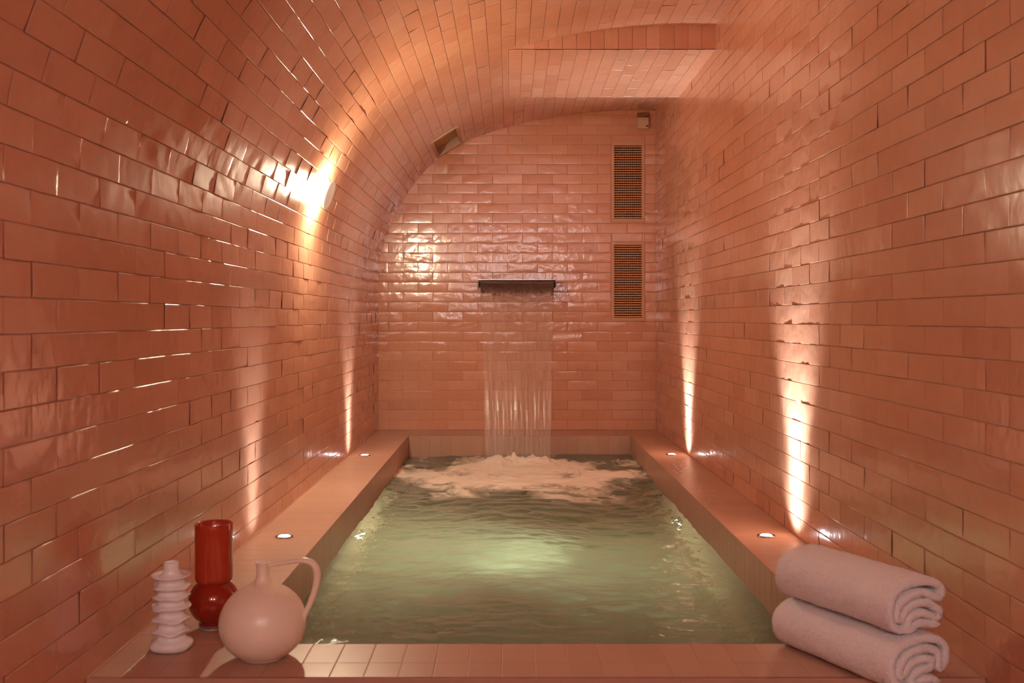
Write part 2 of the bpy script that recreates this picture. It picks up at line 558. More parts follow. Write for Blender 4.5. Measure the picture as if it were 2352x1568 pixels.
# basin inner faces: the pool walls, under trim names
BOT = WATER - .62
def inner(name, surf, a0, a1):
    rects = []
    n = int(round((a1 - a0) / .0665)); d = (a1 - a0) / n
    for i in range(n):
        b = LEDGE - .001
        for hh in (.20, .20, .20, .13):
            rects.append((a0 + i * d, a0 + (i + 1) * d, b - hh, b)); b -= hh
    o = tile_field(name, surf, rects, mt, (np.linspace(a0, a1, 12), np.linspace(BOT, LEDGE - .001, 6), []), **flat)
    return prop(o, kind='structure')
inner('trim_10', plane_surf((PXL - .0016, 0, CZ), (0, 1, 0), (0, 0, 1), (1, 0, 0)), PY0, PY1)
inner('trim_11', plane_surf((PXR + .0016, 0, CZ), (0, 1, 0), (0, 0, 1), (-1, 0, 0)), PY0, PY1)
inner('trim_12', plane_surf((0, PY1 + .0016, CZ), (1, 0, 0), (0, 0, 1), (0, -1, 0)), PXL, PXR)
inner('trim_13', plane_surf((0, PY0 - .0016, CZ), (1, 0, 0), (0, 0, 1), (0, 1, 0)), PXL, PXR)
o = MB().box(PXL, PXR, PY0, PY1, H(BOT) - .05, H(BOT)).build('floor_pool', M['basin']); prop(o, kind='structure')
# seat step under water along the front
o = MB().box(PXL, PXR, PY0, PY0 + .32, H(BOT), H(WATER - .22)).build('trim_9', M['matte_tile']); prop(o, kind='structure')
# pale caulk lines where the coping meets the walls
o = MB().box(XL, XL + .007, LF, YB, H(LEDGE) - .001, H(LEDGE) + .003).build('baseboard_left', M['caulk']); prop(o, kind='structure')
o = MB().box(XR - .005, XR, LF, YB, H(LEDGE) - .001, H(LEDGE) + .002).build('baseboard_right', M['grout']); prop(o, kind='structure')

# ------------------------------------------------------------------ water
def water_material():
    m, nt, b = new_mat('pool_water')
    L = nt.links
    out = nt.nodes['Material Output']
    b.inputs['Base Color'].default_value = (0.95, 1.0, 0.96, 1)
    b.inputs['Roughness'].default_value = 0.03
    b.inputs['IOR'].default_value = 1.333
    b.inputs['Transmission Weight'].default_value = 1.0
    tc = N(nt, 'ShaderNodeTexCoord')
    mp = N(nt, 'ShaderNodeMapping'); mp.inputs['Scale'].default_value = (1.0, 1.0, 1.0)
    L.new(tc.outputs['Object'], mp.inputs['Vector'])
    n1 = N(nt, 'ShaderNodeTexNoise'); n1.inputs['Scale'].default_value = 38; n1.inputs['Detail'].default_value = 3; n1.inputs['Distortion'].default_value = 0.8
    L.new(mp.outputs[0], n1.inputs['Vector'])
    bp = N(nt, 'ShaderNodeBump'); bp.inputs['Strength'].default_value = 0.65; bp.inputs['Distance'].default_value = 0.004
    L.new(n1.outputs['Fac'], bp.inputs['Height'])
    L.new(bp.outputs['Normal'], b.inputs['Normal'])
    # foam
    foam = N(nt, 'ShaderNodeBsdfPrincipled')
    foam.inputs['Base Color'].default_value = (0.92, 0.85, 0.76, 1)
    foam.inputs['Roughness'].default_value = 0.7
    at = N(nt, 'ShaderNodeAttribute', attribute_name='foam')
    mp2 = N(nt, 'ShaderNodeMapping'); mp2.inputs['Scale'].default_value = (1.0, 0.8, 1.0)
    L.new(tc.outputs['Object'], mp2.inputs['Vector'])
    w = N(nt, 'ShaderNodeTexNoise'); w.inputs['Scale'].default_value = 3.5; w.inputs['Detail'].default_value = 3
    L.new(mp2.outputs[0], w.inputs['Vector'])
    vm = N(nt, 'ShaderNodeVectorMath', operation='MULTIPLY_ADD')
    L.new(w.outputs['Color'], vm.inputs[0]); vm.inputs[1].default_value = (0.55, 0.55, 0.0)
    L.new(mp2.outputs[0], vm.inputs[2])
    n2 = N(nt, 'ShaderNodeTexNoise'); n2.inputs['Scale'].default_value = 5.5; n2.inputs['Detail'].default_value = 7; n2.inputs['Roughness'].default_value = 0.62
    L.new(vm.outputs[0], n2.inputs['Vector'])
    a = N(nt, 'ShaderNodeMath', operation='ADD')
    L.new(n2.outputs['Fac'], a.inputs[0]); L.new(at.outputs['Fac'], a.inputs[1])
    mr = N(nt, 'ShaderNodeMapRange'); mr.inputs['From Min'].default_value = 0.93; mr.inputs['From Max'].default_value = 1.20
    mr.interpolation_type = 'SMOOTHSTEP'
    L.new(a.outputs[0], mr.inputs['Value'])
    mx = N(nt, 'ShaderNodeMixShader')
    fm = N(nt, 'ShaderNodeMath', operation='MULTIPLY'); fm.inputs[1].default_value = 0.85
    L.new(mr.outputs[0], fm.inputs[0])
    L.new(fm.outputs[0], mx.inputs['Fac'])
    milk = N(nt, 'ShaderNodeBsdfDiffuse'); milk.inputs['Color'].default_value = (0.60, 0.74, 0.60, 1)
    mk = N(nt, 'ShaderNodeMixShader'); mk.inputs['Fac'].default_value = 0.15
    L.new(b.outputs[0], mk.inputs[1]); L.new(milk.outputs[0], mk.inputs[2])
    L.new(mk.outputs[0], mx.inputs[1]); L.new(foam.outputs[0], mx.inputs[2])
    L.new(mx.outputs[0], out.inputs['Surface'])
    va = N(nt, 'ShaderNodeVolumeAbsorption')
    va.inputs['Color'].default_value = (0.62, 0.88, 0.70, 1); va.inputs['Density'].default_value = 0.35
    L.new(va.outputs[0], out.inputs['Volume'])
    return m
M['water'] = water_material()
IX, IY = .056, 5.98          # where the falling sheet meets the pool
def build_water():
    e = .003
    x0, x1, y0, y1 = PXL - e, PXR + e, PY0 - e, PY1 + e
    nx, ny = 210, 560
    xs = np.linspace(x0, x1, nx); ys = np.linspace(y0, y1, ny)
    X, Y = np.meshgrid(xs, ys, indexing='ij')
    d = np.sqrt(((X - IX) / 1.0) ** 2 + ((Y - IY) / 1.0) ** 2)
    turb = np.exp(-(d / 1.3) ** 2)
    Z = np.zeros_like(X)
    for k, (sc_, am) in enumerate([(2.2, .0045), (5.0, .0036), (10., .0032), (19., .0021), (34., .0009)]):
        wx = vnoise(X * 2 + 9, Y * 2, 50 + k) * .5; wy = vnoise(X * 2, Y * 2 + 7, 60 + k) * .5
        Z += am * vnoise((X + wx * .3) * sc_ * .9, (Y + wy * .3) * sc_ * 1.5, k)
    # ripples running out from the fall
    Z += .0026 * np.sin(d * 34 + 4 * vnoise(X * 3, Y * 3, 8)) * np.exp(-d / .6)
    Z *= (1 + 1.3 * turb)
    # churned mound where the sheet lands
    ex = np.clip(np.abs(X - IX) - .12, 0, None)
    m = np.exp(-(ex / .11) ** 2 - ((Y - IY + .02) / .12) ** 2)
    Z += m * (.030 + .020 * np.abs(vnoise(X * 22, Y * 22, 31)) + .012 * np.abs(vnoise(X * 50, Y * 50, 33)))
    sp = np.exp(-((X - IX) / .09) ** 2 - ((Y - IY) / .05) ** 2) * np.clip(vnoise(X * 34, Y * 40, 77), 0, 1) ** 1.5
    Z += sp * .07
    # foam amount
    front = np.exp(-(ex / .34) ** 2 - (np.clip(IY - Y, 0, None) / 1.25) ** 2 - (np.clip(Y - IY, 0, None) / .25) ** 2)
    ring = np.exp(-((d - .72) / .13) ** 2) * np.clip((6.25 - Y) / .3, 0, 1) * .42
    foam = .33 + .46 * front + ring * .6 + m * .8 + .10 * vnoise(X * 4, Y * 5, 91)
    foam -= .34 * np.clip((4.95 - Y + .25 * vnoise(X * 3, Y * 0, 92)) / .4, 0, 1)
    V = np.stack([X, Y, H(WATER) + Z], -1).reshape(-1, 3)
    ii = np.arange(nx - 1)[:, None] * ny + np.arange(ny - 1)[None, :]
    Q = np.stack([ii, ii + ny, ii + ny + 1, ii + 1], -1).reshape(-1, 4).tolist()
    # sides and bottom so that the water is a closed body
    bz = H(BOT) - .003
    loop = [i * ny for i in range(nx)] + [(nx - 1) * ny + j for j in range(1, ny)] + \
           [i * ny + ny - 1 for i in range(nx - 2, -1, -1)] + [j for j in range(ny - 2, 0, -1)]
    b0 = len(V)
    low = V[loop].copy(); low[:, 2] = bz
    V = np.concatenate([V, low])
    n = len(loop)
    for k in range(n):
        k2 = (k + 1) % n
        Q.append([loop[k2], loop[k], b0 + k, b0 + k2])
    Q.append([b0 + k for k in range(n)][::-1])
    o = mesh_obj('pool_water', V, Q, M['water'])
    at = o.data.attributes.new('foam', 'FLOAT', 'POINT')
    at.data.foreach_set('value', np.r_[foam.ravel(), np.zeros(n)].astype(np.float32))
    prop(o, 'greenish rippling pool water with foam churned up below the waterfall', 'water', kind='stuff')
    return o
build_water()

# ---- falling sheet
def fall_material():
    m, nt, b = new_mat('falling_water')
    L = nt.links; out = nt.nodes['Material Output']
    nt.nodes.remove(b)
    tc = N(nt, 'ShaderNodeTexCoord')
    mp = N(nt, 'ShaderNodeMapping'); mp.inputs['Scale'].default_value = (130, 30, 1.6)
    L.new(tc.outputs['Object'], mp.inputs['Vector'])
    n1 = N(nt, 'ShaderNodeTexNoise'); n1.inputs['Scale'].default_value = 1.0; n1.inputs['Detail'].default_value = 4
    L.new(mp.outputs[0], n1.inputs['Vector'])
    bp = N(nt, 'ShaderNodeBump'); bp.inputs['Strength'].default_value = 0.6; bp.inputs['Distance'].default_value = 0.003
    L.new(n1.outputs['Fac'], bp.inputs['Height'])
    tr = N(nt, 'ShaderNodeBsdfTransparent'); tr.inputs['Color'].default_value = (0.97, 0.96, 0.95, 1)
    gl = N(nt, 'ShaderNodeBsdfGlossy'); gl.inputs['Roughness'].default_value = 0.20
    L.new(bp.outputs['Normal'], gl.inputs['Normal'])
    df = N(nt, 'ShaderNodeBsdfDiffuse'); df.inputs['Color'].default_value = (0.9, 0.82, 0.80, 1)
    L.new(bp.outputs['Normal'], df.inputs['Normal'])
    fr = N(nt, 'ShaderNodeFresnel'); fr.inputs['IOR'].default_value = 1.33
    L.new(bp.outputs['Normal'], fr.inputs['Normal'])
    m1 = N(nt, 'ShaderNodeMixShader')
    L.new(fr.outputs[0], m1.inputs['Fac']); L.new(tr.outputs[0], m1.inputs[1]); L.new(gl.outputs[0], m1.inputs[2])
    # aerated strands, more of them towards the bottom
    sx = N(nt, 'ShaderNodeSeparateXYZ'); L.new(tc.outputs['Object'], sx.inputs[0])
    mr = N(nt, 'ShaderNodeMapRange'); mr.inputs['From Min'].default_value = H(.1); mr.inputs['From Max'].default_value = H(-.85)
    mr.inputs['To Min'].default_value = 0.0; mr.inputs['To Max'].default_value = 0.30
    L.new(sx.outputs['Z'], mr.inputs['Value'])
    ad = N(nt, 'ShaderNodeMath', operation='ADD'); L.new(n1.outputs['Fac'], ad.inputs[0]); L.new(mr.outputs[0], ad.inputs[1])
    m2 = N(nt, 'ShaderNodeMapRange'); m2.inputs['From Min'].default_value = 0.36; m2.inputs['From Max'].default_value = 0.95
    m2.inputs['To Max'].default_value = 0.15
    L.new(ad.outputs[0], m2.inputs['Value'])
    m3 = N(nt, 'ShaderNodeMixShader')
    L.new(m2.outputs[0], m3.inputs['Fac']); L.new(m1.outputs[0], m3.inputs[1]); L.new(df.outputs[0], m3.inputs[2])
    L.new(m3.outputs[0], out.inputs['Surface'])
    return m
M['fall'] = fall_material()
SPY = 6.60; SPH = .246
def build_fall():
    nt_, nx = 120, 90
    V = []; 
    for side in (0, 1):
        for i in range(nt_):
            t = i / (nt_ - 1)
            h = SPH - .004 + (WATER + .01 - SPH) * t
            drop = (SPH - h); tt = math.sqrt(max(drop, 0) * 2 / 9.81)
            y = SPY + .004 - (SPY - IY) * (tt / math.sqrt((SPH - WATER) * 2 / 9.81))
            half = .243 - .050 * (t ** .65)
            for k in range(nx):
                s = k / (nx - 1) * 2 - 1
                x = .056 + half * s
                r = .0006 * math.sin(s * 45 + 3 * math.sin(t * 5)) * (0.3 + t) + .0030 * float(vnoise(np.array([s * 9.0 + 20]), np.array([t * 3.0]), 5)[0]) + .0012 * float(vnoise(np.array([s * 26.0 + 50]), np.array([t * 4.0]), 6)[0])
                rim = .004 * max(0, (abs(s) - .95) / .05)
                th = .0015 + rim
                V.append((x, y + r + (th if side else -th), H(h)))
    Q = []
    A = nt_ * nx
    for i in range(nt_ - 1):
        for k in range(nx - 1):
            a = i * nx + k
            Q.append((a, a + nx, a + nx + 1, a + 1)); Q.append((A + a, A + a + 1, A + a + nx + 1, A + a + nx))
    for i in range(nt_ - 1):
        a = i * nx; Q.append((a, A + a, A + a + nx, a + nx))
        a = i * nx + nx - 1; Q.append((a, a + nx, A + a + nx, A + a))
    for k in range(nx - 1):
        Q.append((k, k + 1, A + k + 1, A + k)); a = (nt_ - 1) * nx + k
        Q.append((a, A + a, A + a + 1, a + 1))
    o = mesh_obj('falling_water', V, Q, M['fall'])
    prop(o, 'thin clear sheet of water pouring from the wall spout into the pool', 'waterfall', kind='stuff')
build_fall()

# ---- wet splashes on the right ledge
def drops():
    m, nt, b = new_mat('water_drops')
    b.inputs['Base Color'].default_value = (.60, .34, .24, 1); b.inputs['Roughness'].default_value = .03; b.inputs['Coat Weight'].default_value = 1.0
    b.inputs['IOR'].default_value = 1.4
    rg = np.random.default_rng(21)
    V = []; Q = []
    for _ in range(170):
        x = rg.uniform(.80, .93); y = rg.triangular(3.9, 4.9, 5.3); r = rg.uniform(.002, .006); e = rg.uniform(.6, 1.3)
        b0 = len(V); sg = 12
        for rr, zz in ((1, 0), (.92, .45), (.6, .85), (.25, 1)):
            for k in range(sg):
                a = 2 * math.pi * k / sg
                V.append((x + r * rr * math.cos(a), y + r * e * rr * math.sin(a), H(LEDGE) + .0002 + zz * r * .22))
        for q in range(3):
            for k in range(sg):
                j = (k + 1) % sg
                Q.append((b0 + q * sg + k, b0 + q * sg + j, b0 + (q + 1) * sg + j, b0 + (q + 1) * sg + k))
        Q.append(tuple(b0 + 3 * sg + k for k in range(sg))); Q.append(tuple(b0 + k for k in range(sg))[::-1])
    o = mesh_obj('water_drops', V, Q, m)
    prop(o, 'tiny splashed water drops scattered on the far part of the right ledge', 'water drops', kind='stuff')
drops()

# ---- spout
sp = empty('waterfall_spout', (.056, YB, H(SPH)))
prop(sp, 'slim dark metal waterfall spout set across the tiled back wall', 'spout')
MB().box(-.257, .257, SPY - YB - .004, -.004, .009, .015, .001).build('top_plate', M['steel'], sp)
MB().box(-.250, .250, -.075, -.003, -.030, .009, .003).build('spout_shade_body', M['darksteel'], sp)  # dark box fills the band of shadow below the top plate
MB().box(-.250, .250, SPY - YB, -.06, -.001, .0025).build('blade', M['darksteel'], sp)
for s in (-1, 1):
    MB().box(s * .255 - .003, s * .255 + .003, SPY - YB, -.004, -.035, .0095).build('side_plate', M['darksteel'], sp)

# ------------------------------------------------------------------ lamps set into the ledges
lens_prof = [(0.0, .0), (.0205, .0), (.0205, .0035), (.017, .0052), (.010, .0062), (0.0, .0066)]
ring_prof = [(.021, .0), (.031, .0), (.0312, .0022), (.0296, .0042), (.0235, .0050), (.0215, .0040), (.021, .0)]
def ledge_light(x, y, side, power, label):
    t = empty('ledge_light', (x, y, H(LEDGE)))
    prop(t, label, 'light', 'round uplights sunk into the pool ledges')
    lathe('trim_ring', ring_prof, M['steel'], t, 48)
    lathe('lens', lens_prof, M['lens'], t, 48)
    for nm, tilt, size, w, blend in (('beam', 40, 110, LEDGE_W * 0.17, 1.0), ('core', 20, 62, LEDGE_W * 0.6, 1.0), ('throw', 0, 60, LEDGE_W * 2.8, 1.0)):
        l = bpy.data.lights.new('uplight_' + nm, 'SPOT')
        l.energy = w * power; l.color = LEDGE_COL
        l.spot_size = math.radians(size); l.spot_blend = blend
        l.shadow_soft_size = .018
        lo = bpy.data.objects.new('uplight_' + nm, l)
        link(lo, t)
        lo.location = (0, 0, .016)
        lo.rotation_euler = (0, math.pi + side * math.radians(tilt), 0)
    return t
ledge_light(-.766, 3.42, -1, 0.17, 'round steel uplight in the left ledge, nearer one behind the jug')
ledge_light(-.783, 5.457, -1, 0.36, 'round steel uplight in the left ledge, far one by the waterfall end')
ledge_light(.884, 3.434, 1, 1.0, 'round steel uplight in the right ledge, nearer one beyond the towels')
ledge_light(.895, 5.49, 1, 1.0, 'round steel uplight in the right ledge, far one near the back corner')

# ------------------------------------------------------------------ sconces on the curved wall
def sconce(y, s, label, strength_mat, fliplight=False):
    P, Nn = vault(np.array([y]), np.array([s]))
    p = Vector(P[0]); n = Vector(Nn[0]).normalized()
    q = Vector((0, 0, 1)).rotation_difference(n)
    t = empty('wall_sconce', p)
    t.rotation_mode = 'QUATERNION'; t.rotation_quaternion = q
    prop(t, label, 'wall lamp')
    lathe('mounting_plate', [(0, .002), (.038, .002), (.038, .008), (0, .008)], M['disc'], t, 48)
    lathe('glow_ring', [(.036, .008), (.050, .008), (.050, .030), (.036, .030)], strength_mat, t, 48)
    lathe('stem', [(0, .008), (.012, .008), (.012, .050), (0, .050)], M['disc'], t, 24)
    lathe('cover_disc', [(0, .048), (.060, .048), (.0645, .050), (.0652, .053), (.063, .056), (0, .057)], M['lit_disc'], t, 64)
    l = bpy.data.lights.new('sconce_fill', 'SPOT'); l.energy = SCONCE_W; l.color = SCONCE_COL  # added fill spot in front of the disc, no glowing surface there
    l.spot_size = math.radians(165); l.spot_blend = 1.0; l.shadow_soft_size = .05
    lo = bpy.data.objects.new('sconce_fill', l); link(lo, t); lo.location = (0, 0, .112); lo.rotation_euler = (math.pi, 0, 0)
    return t
s_sc = s_of_h(.548)
sconce(4.325, s_sc, 'round pale disc sconce glowing on the curved tiled wall at left', M['sconce_e'])

# unseen globe lamps added behind the viewer to light the foreground
def rear_fill(x, h, w, label):
    t = empty('fill_globe', (x, Y0, H(h)), (-math.pi / 2, 0, 0))
    prop(t, label, 'wall lamp', 'unseen globe lamps added on the wall behind the viewer')
    lathe('wall_plate', [(0, .001), (.05, .001), (.05, .02), (.02, .03), (.02, .05), (0, .05)], M['steel'], t, 40)
    gp = [(.1 * math.sin(a), .145 - .1 * math.cos(a)) for a in np.linspace(.15, math.pi, 24)]
    gp[-1] = (0, .245)
    lathe('globe', gp, M['rear_glass'], t, 40)
M['rear_glass'] = emis('rear_fill_glass', REAR_COL, REAR_E)
rear_fill(-.35, .85, 1, 'unseen globe lamp added behind the viewer on the left as fill')
rear_fill(.52, .85, 1, 'unseen globe lamp added behind the viewer on the right as fill')

# ------------------------------------------------------------------ underwater lamps
def pool_light(x, y, side, power, label):
    t = empty('pool_light', (x, y, H(WATER - .20)), (0, side * math.pi / 2, 0))
    prop(t, label, 'pool light', 'underwater lamps in the pool walls')
    lathe('rim', [(.045, .0), (.062, .0), (.062, .006), (.050, .010), (.045, .008)], M['steel'], t, 40)
    lathe('pool_lens', [(0, .0), (.045, .0), (.045, .005), (.03, .009), (0, .011)], M['poollens'], t, 40)
    l = bpy.data.lights.new('pool_lamp', 'SPOT'); l.spot_size = math.radians(95); l.spot_blend = 1.0; l.shadow_soft_size = .04; l.energy = POOL_W * power; l.color = POOL_COL
    lo = bpy.data.objects.new('pool_lamp', l); link(lo, t); lo.location = (0, 0, .014)
    lo.rotation_euler = (math.pi, -side * math.radians(0), 0)
pool_light(PXL + .001, 4.25, 1, 0.8, 'underwater lamp shining from the left pool wall')
pool_light(PXR - .001, 4.50, -1, 1.4, 'underwater lamp shining from the right pool wall')

# ------------------------------------------------------------------ ventilation grilles
def grille(V, label):
    h1, h0 = V
    w = VX1 - VX0; hh = h1 - h0
    t = empty('ventilation_grille', ((VX0 + VX1) / 2, YB, H(h0)))
    prop(t, label, 'vent grille', 'ventilation grilles on the back wall')
    fr = .022; yf = -.010
    f = MB()
    f.box(-w / 2, w / 2, yf, .0, 0, fr, .002); f.box(-w / 2, w / 2, yf, .0, hh - fr, hh, .002)
    f.box(-w / 2, -w / 2 + fr, yf, .0, fr - .001, hh - fr + .001, .002); f.box(w / 2 - fr, w / 2, yf, .0, fr - .001, hh - fr + .001, .002)
    # fine outer lip
    f.box(-w / 2 - .004, w / 2 + .004, -.006, -.001, -.004, .001); f.box(-w / 2 - .004, w / 2 + .004, -.006, -.001, hh - .001, hh + .004)
    f.build('frame', M['frame'], t)
    iw = w / 2 - fr
    sl_ = MB(); n = 31
    for k in range(n):
        z = fr + (hh - 2 * fr) * (k + .5) / n
        # slats slope down to the front
        sl_.add([(-iw, -.007, z - .0048), (iw, -.007, z - .0048), (iw, .010, z - .0010), (-iw, .010, z - .0010),
                 (-iw, -.004, z + .0040), (iw, -.004, z + .0040), (iw, .010, z + .0046), (-iw, .010, z + .0046)],
                [(0, 1, 2, 3), (4, 7, 6, 5), (0, 4, 5, 1), (3, 2, 6, 7), (0, 3, 7, 4), (1, 5, 6, 2)])
    sl_.build('louvre', M['brass'], t)
    bars = MB(); nb = 13
    for k in range(nb):
        x = -iw + 2 * iw * (k + .5) / nb
        bars.box(x - .0009, x + .0009, .016, .026, fr, hh - fr)
    bars.build('damper_bars', M['brass'], t)
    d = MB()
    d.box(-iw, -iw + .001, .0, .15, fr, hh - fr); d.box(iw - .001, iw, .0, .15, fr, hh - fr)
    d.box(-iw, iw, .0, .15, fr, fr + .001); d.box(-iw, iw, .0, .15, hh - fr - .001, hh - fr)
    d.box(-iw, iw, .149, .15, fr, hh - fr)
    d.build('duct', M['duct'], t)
grille(V1, 'upper of the two tall slatted grilles on the back wall')
grille(V2, 'lower of the two tall slatted grilles on the back wall')

# ------------------------------------------------------------------ small sensor box
sx0, sx1 = (1463 - 1168) / 342, (1491 - 1168) / 342
sz0, sz1 = (732 - 297) / 342, (732 - 260) / 342
t = empty('wall_sensor', ((sx0 + sx1) / 2, YB, H(sz0)))
prop(t, 'small beige sensor box high on the back wall above the upper grille', 'sensor')
w = sx1 - sx0; hz = sz1 - sz0
MB().box(-w / 2, w / 2 - .006, -.030, -.003, 0, hz * .70, .003).build('sensor_cover', M['sensor'], t)
MB().box(-w / 2, w / 2 - .004, -.018, -.003, hz * .70, hz, .002).build('sensor_cap', M['sensor_dark'], t)
MB().box(w / 2 - .024, w / 2 - .012, -.034, -.028, .012, .022, .001).build('button', M['darksteel'], t)
MB().box(w / 2 - .024, w / 2 - .010, -.024, -.017, hz * .68, hz * .78, .001).build('clip', M['darksteel'], t)

# ------------------------------------------------------------------ hatch recessed in the vault
P0, N0 = vault(np.array([HY0]), np.array([(hs0 + hs1) / 2]))
t = empty('ceiling_hatch', (0, 0, 0))
prop(t, 'small framed rectangular recess in the vault beside the back wall', 'hatch')
def vpt(y, s, off):
    P, Nn = vault(np.array([y]), np.array([s])); return P[0] + Nn[0] * off
def vbox(mb, y0, y1, s0, s1, o0, o1):
    vs = [vpt(y, s, o) for y in (y0, y1) for s in (s0, s1) for o in (o0, o1)]
    mb.add(vs, [(0,1,3,2),(4,6,7,5),(0,4,5,1),(2,3,7,6),(0,2,6,4),(1,5,7,3)])
fb = .012
mb = MB()
vbox(mb, HY0 - .008, HY0 + fb, hs0 - .006, hs1 + .006, -.003, .008); vbox(mb, HY1 - fb, HY1 + .004, hs0 - .006, hs1 + .006, -.003, .008)
vbox(mb, HY0 + fb, HY1 - fb, hs0 - .006, hs0 + fb, -.003, .008); vbox(mb, HY0 + fb, HY1 - fb, hs1 - fb, hs1 + .006, -.003, .008)
mb.build('frame', M['hatch'], t)
mb = MB()
vbox(mb, HY0, HY1, hs0, hs1, -.049, -.045); vbox(mb, HY0, HY0 + .002, hs0, hs1, -.046, .0); vbox(mb, HY1 - .002, HY1, hs0, hs1, -.046, .0)
vbox(mb, HY0, HY1, hs0, hs0 + .002, -.046, .0); vbox(mb, HY0, HY1, hs1 - .002, hs1, -.046, .0)
mb.build('recess', M['hatch'], t)

# ------------------------------------------------------------------ red glass vase
def glass_mat(name, col, trans, rough=.04, absorb=None):
    m, nt, b = new_mat(name)
    b.inputs['Base Color'].default_value = (*col, 1)
    b.inputs['Roughness'].default_value = rough
    b.inputs['IOR'].default_value = 1.48
    b.inputs['Transmission Weight'].default_value = trans
    b.inputs['Coat Weight'].default_value = 0.3
    return m
M['red_glass'] = glass_mat('red_glass', (0.34, 0.020, 0.008), 0.10)
M['red_glass_top'] = glass_mat('red_glass_top', (0.60, 0.055, 0.020), 0.25)
M['clear_glass'] = glass_mat('clear_glass', (0.95, 0.86, 0.82), 0.9)
vx, vy = -.712, 2.42
t = empty('vase', (vx, vy, H(LEDGE)))
prop(t, 'glossy red glass vase with a straight neck over a round bulb', 'vase')
bz = .012
# bulb: centre .068 high, radius .060
bp_ = [(0.0, bz - .003), (.030, bz - .003), (.036, bz)]
for k in range(1, 16):
    a = math.radians(-64 + k * (64 + 52) / 15)
    bp_.append((.0600 * math.cos(a), bz + .0535 + .058 * math.sin(a)))
bp_ += [(.0360, bz + .1045), (0.0, bz + .1045)]
lathe('bulb', bp_, M['red_glass'], t, 72)
nk = [(.0385, bz + .0985), (.0435, bz + .103), (.0447, bz + .112), (.0450, bz + .22), (.0453, bz + .2375), (.0440, bz + .2400), (.0405, bz + .2400), (.0385, bz + .2375),
      (.0360, bz + .20), (.0350, bz + .12), (.034, bz + .106), (0, bz + .106)]
lathe('neck', nk, M['red_glass_top'], t, 72)
lathe('glass_foot', [(0, 0), (.030, 0), (.0345, .002), (.036, .006), (.0355, bz + .0005), (.0, bz - .0035)], M['clear_glass'], t, 64)

# ------------------------------------------------------------------ white candle holder with wavy discs
t = empty('candle_holder', (-.762, 2.262, H(LEDGE)))
prop(t, 'white glazed ceramic candle holder made of stacked wavy discs', 'candle holder')
discs = [(.014, .0475), (.043, .0425), (.070, .0425), (.0965, .0420), (.120, .0410), (.142, .0410)]
prf = [(0.0, .002), (.034, .0), (.0440, .003), (.0475, .009), (.0478, .014), (.046, .019), (.040, .0225), (.034, .025), (.0315, .029)]
tags = [0, 0, 1, 1, 1, 1, 1, 0, 0]
for i, (z, r) in enumerate(discs[1:]):
    prf += [(.0295, z - .0080), (.0330, z - .0062), (r - .0035, z - .0035), (r - .0006, z - .0016), (r, z), (r - .0008, z + .0018), (r - .0040, z + .0034), (.0330, z + .0052), (.0295, z + .0080), (.0285, z + .0115)]
    tags += [0] + [i + 2] * 7 + [0, 0]
prf += [(.0310, .157), (.034, .161), (.0405, .1640), (.0435, .1665), (.0436, .1688), (.0415, .1698), (.034, .1672), (.024, .1655), (.0175, .1665)]
tags += [0] * 9
cup = [(.031, .1655), (.0250, .1668), (.0200, .1700), (.0180, .176), (.0165, .182), (.0168, .1935), (.0155, .1965), (.0125, .1965), (.0115, .193), (.011, .180), (0, .180)]
phs = [random.random() * 6.28 for _ in range(10)]
def wav(k, th, r, z):
    g = tags[k]
    if g == 0 or r < .036: return r, z
    a = (0.4 if g == 1 else 1.0)
    f = (r - .0325) / .010
    return r + a * .0016 * math.sin(5 * th + phs[g]) * f + a * .0007 * math.sin(11 * th + g), z + a * f * (.0028 * math.sin(3 * th + phs[g]) + .0016 * math.sin(5 * th + 2 * phs[g]))
body = lathe('holder_body', prf, M['holder'], t, 96, wav)
lathe('candle_cup', cup, M['holder'], t, 48)

# ------------------------------------------------------------------ cream jug
jx, jy = -.541, 2.205
t = empty('jug', (jx, jy, H(LEDGE)), (0, 0, math.radians(-4)))
prop(t, 'matte cream round-bellied jug with thin neck and arching handle', 'jug')
R = .0945; cz = .076
jp = [(0, .0030), (.034, .0018), (.044, .0), (.050, .003)]
for k in range(0, 25):
    a = math.radians(-56 + k * (56 + 64) / 24)
    jp.append((R * math.cos(a), cz + .0830 * math.sin(a) * (1.0 if a < 0 else 1.06)))
jp += [(.030, .1615), (.0215, .1655), (.0165, .171), (.0142, .178), (.0136, .190), (.0142, .200), (.0158, .2050), (.0165, .2085), (.0155, .2105), (.0130, .2100), (.0118, .206), (.0112, .185), (0, .184)]
jp = [p for p in jp]
jp2 = smooth_path(jp, 2)
lathe('body', [tuple(p) for p in jp2], M['jug'], t, 96)
def tube(name, pts, rad, mat, parent, seg=20, flat=1.0):
    p = resample(smooth_path(pts, 3), 70)
    n = len(p)
    tg = np.gradient(p, axis=0); tg /= np.linalg.norm(tg, axis=1)[:, None]
    V = []; Q = []
    up = np.array([0., 1, 0])
    for i in range(n):
        a = np.cross(tg[i], up); a /= np.linalg.norm(a)
        b = up
        r = np.interp(i / (n - 1), np.linspace(0, 1, len(rad)), rad)
        for k in range(seg):
            th = 2 * math.pi * k / seg
            V.append(p[i] + a * r * math.cos(th) + b * r * flat * math.sin(th))
    for i in range(n - 1):
        for k in range(seg):
            j = (k + 1) % seg
            Q.append((i * seg + k, i * seg + j, (i + 1) * seg + j, (i + 1) * seg + k))
    Q.append(tuple(range(seg))[::-1]); Q.append(tuple((n - 1) * seg + k for k in range(seg)))
    return mesh_obj(name, V, Q, mat, parent)
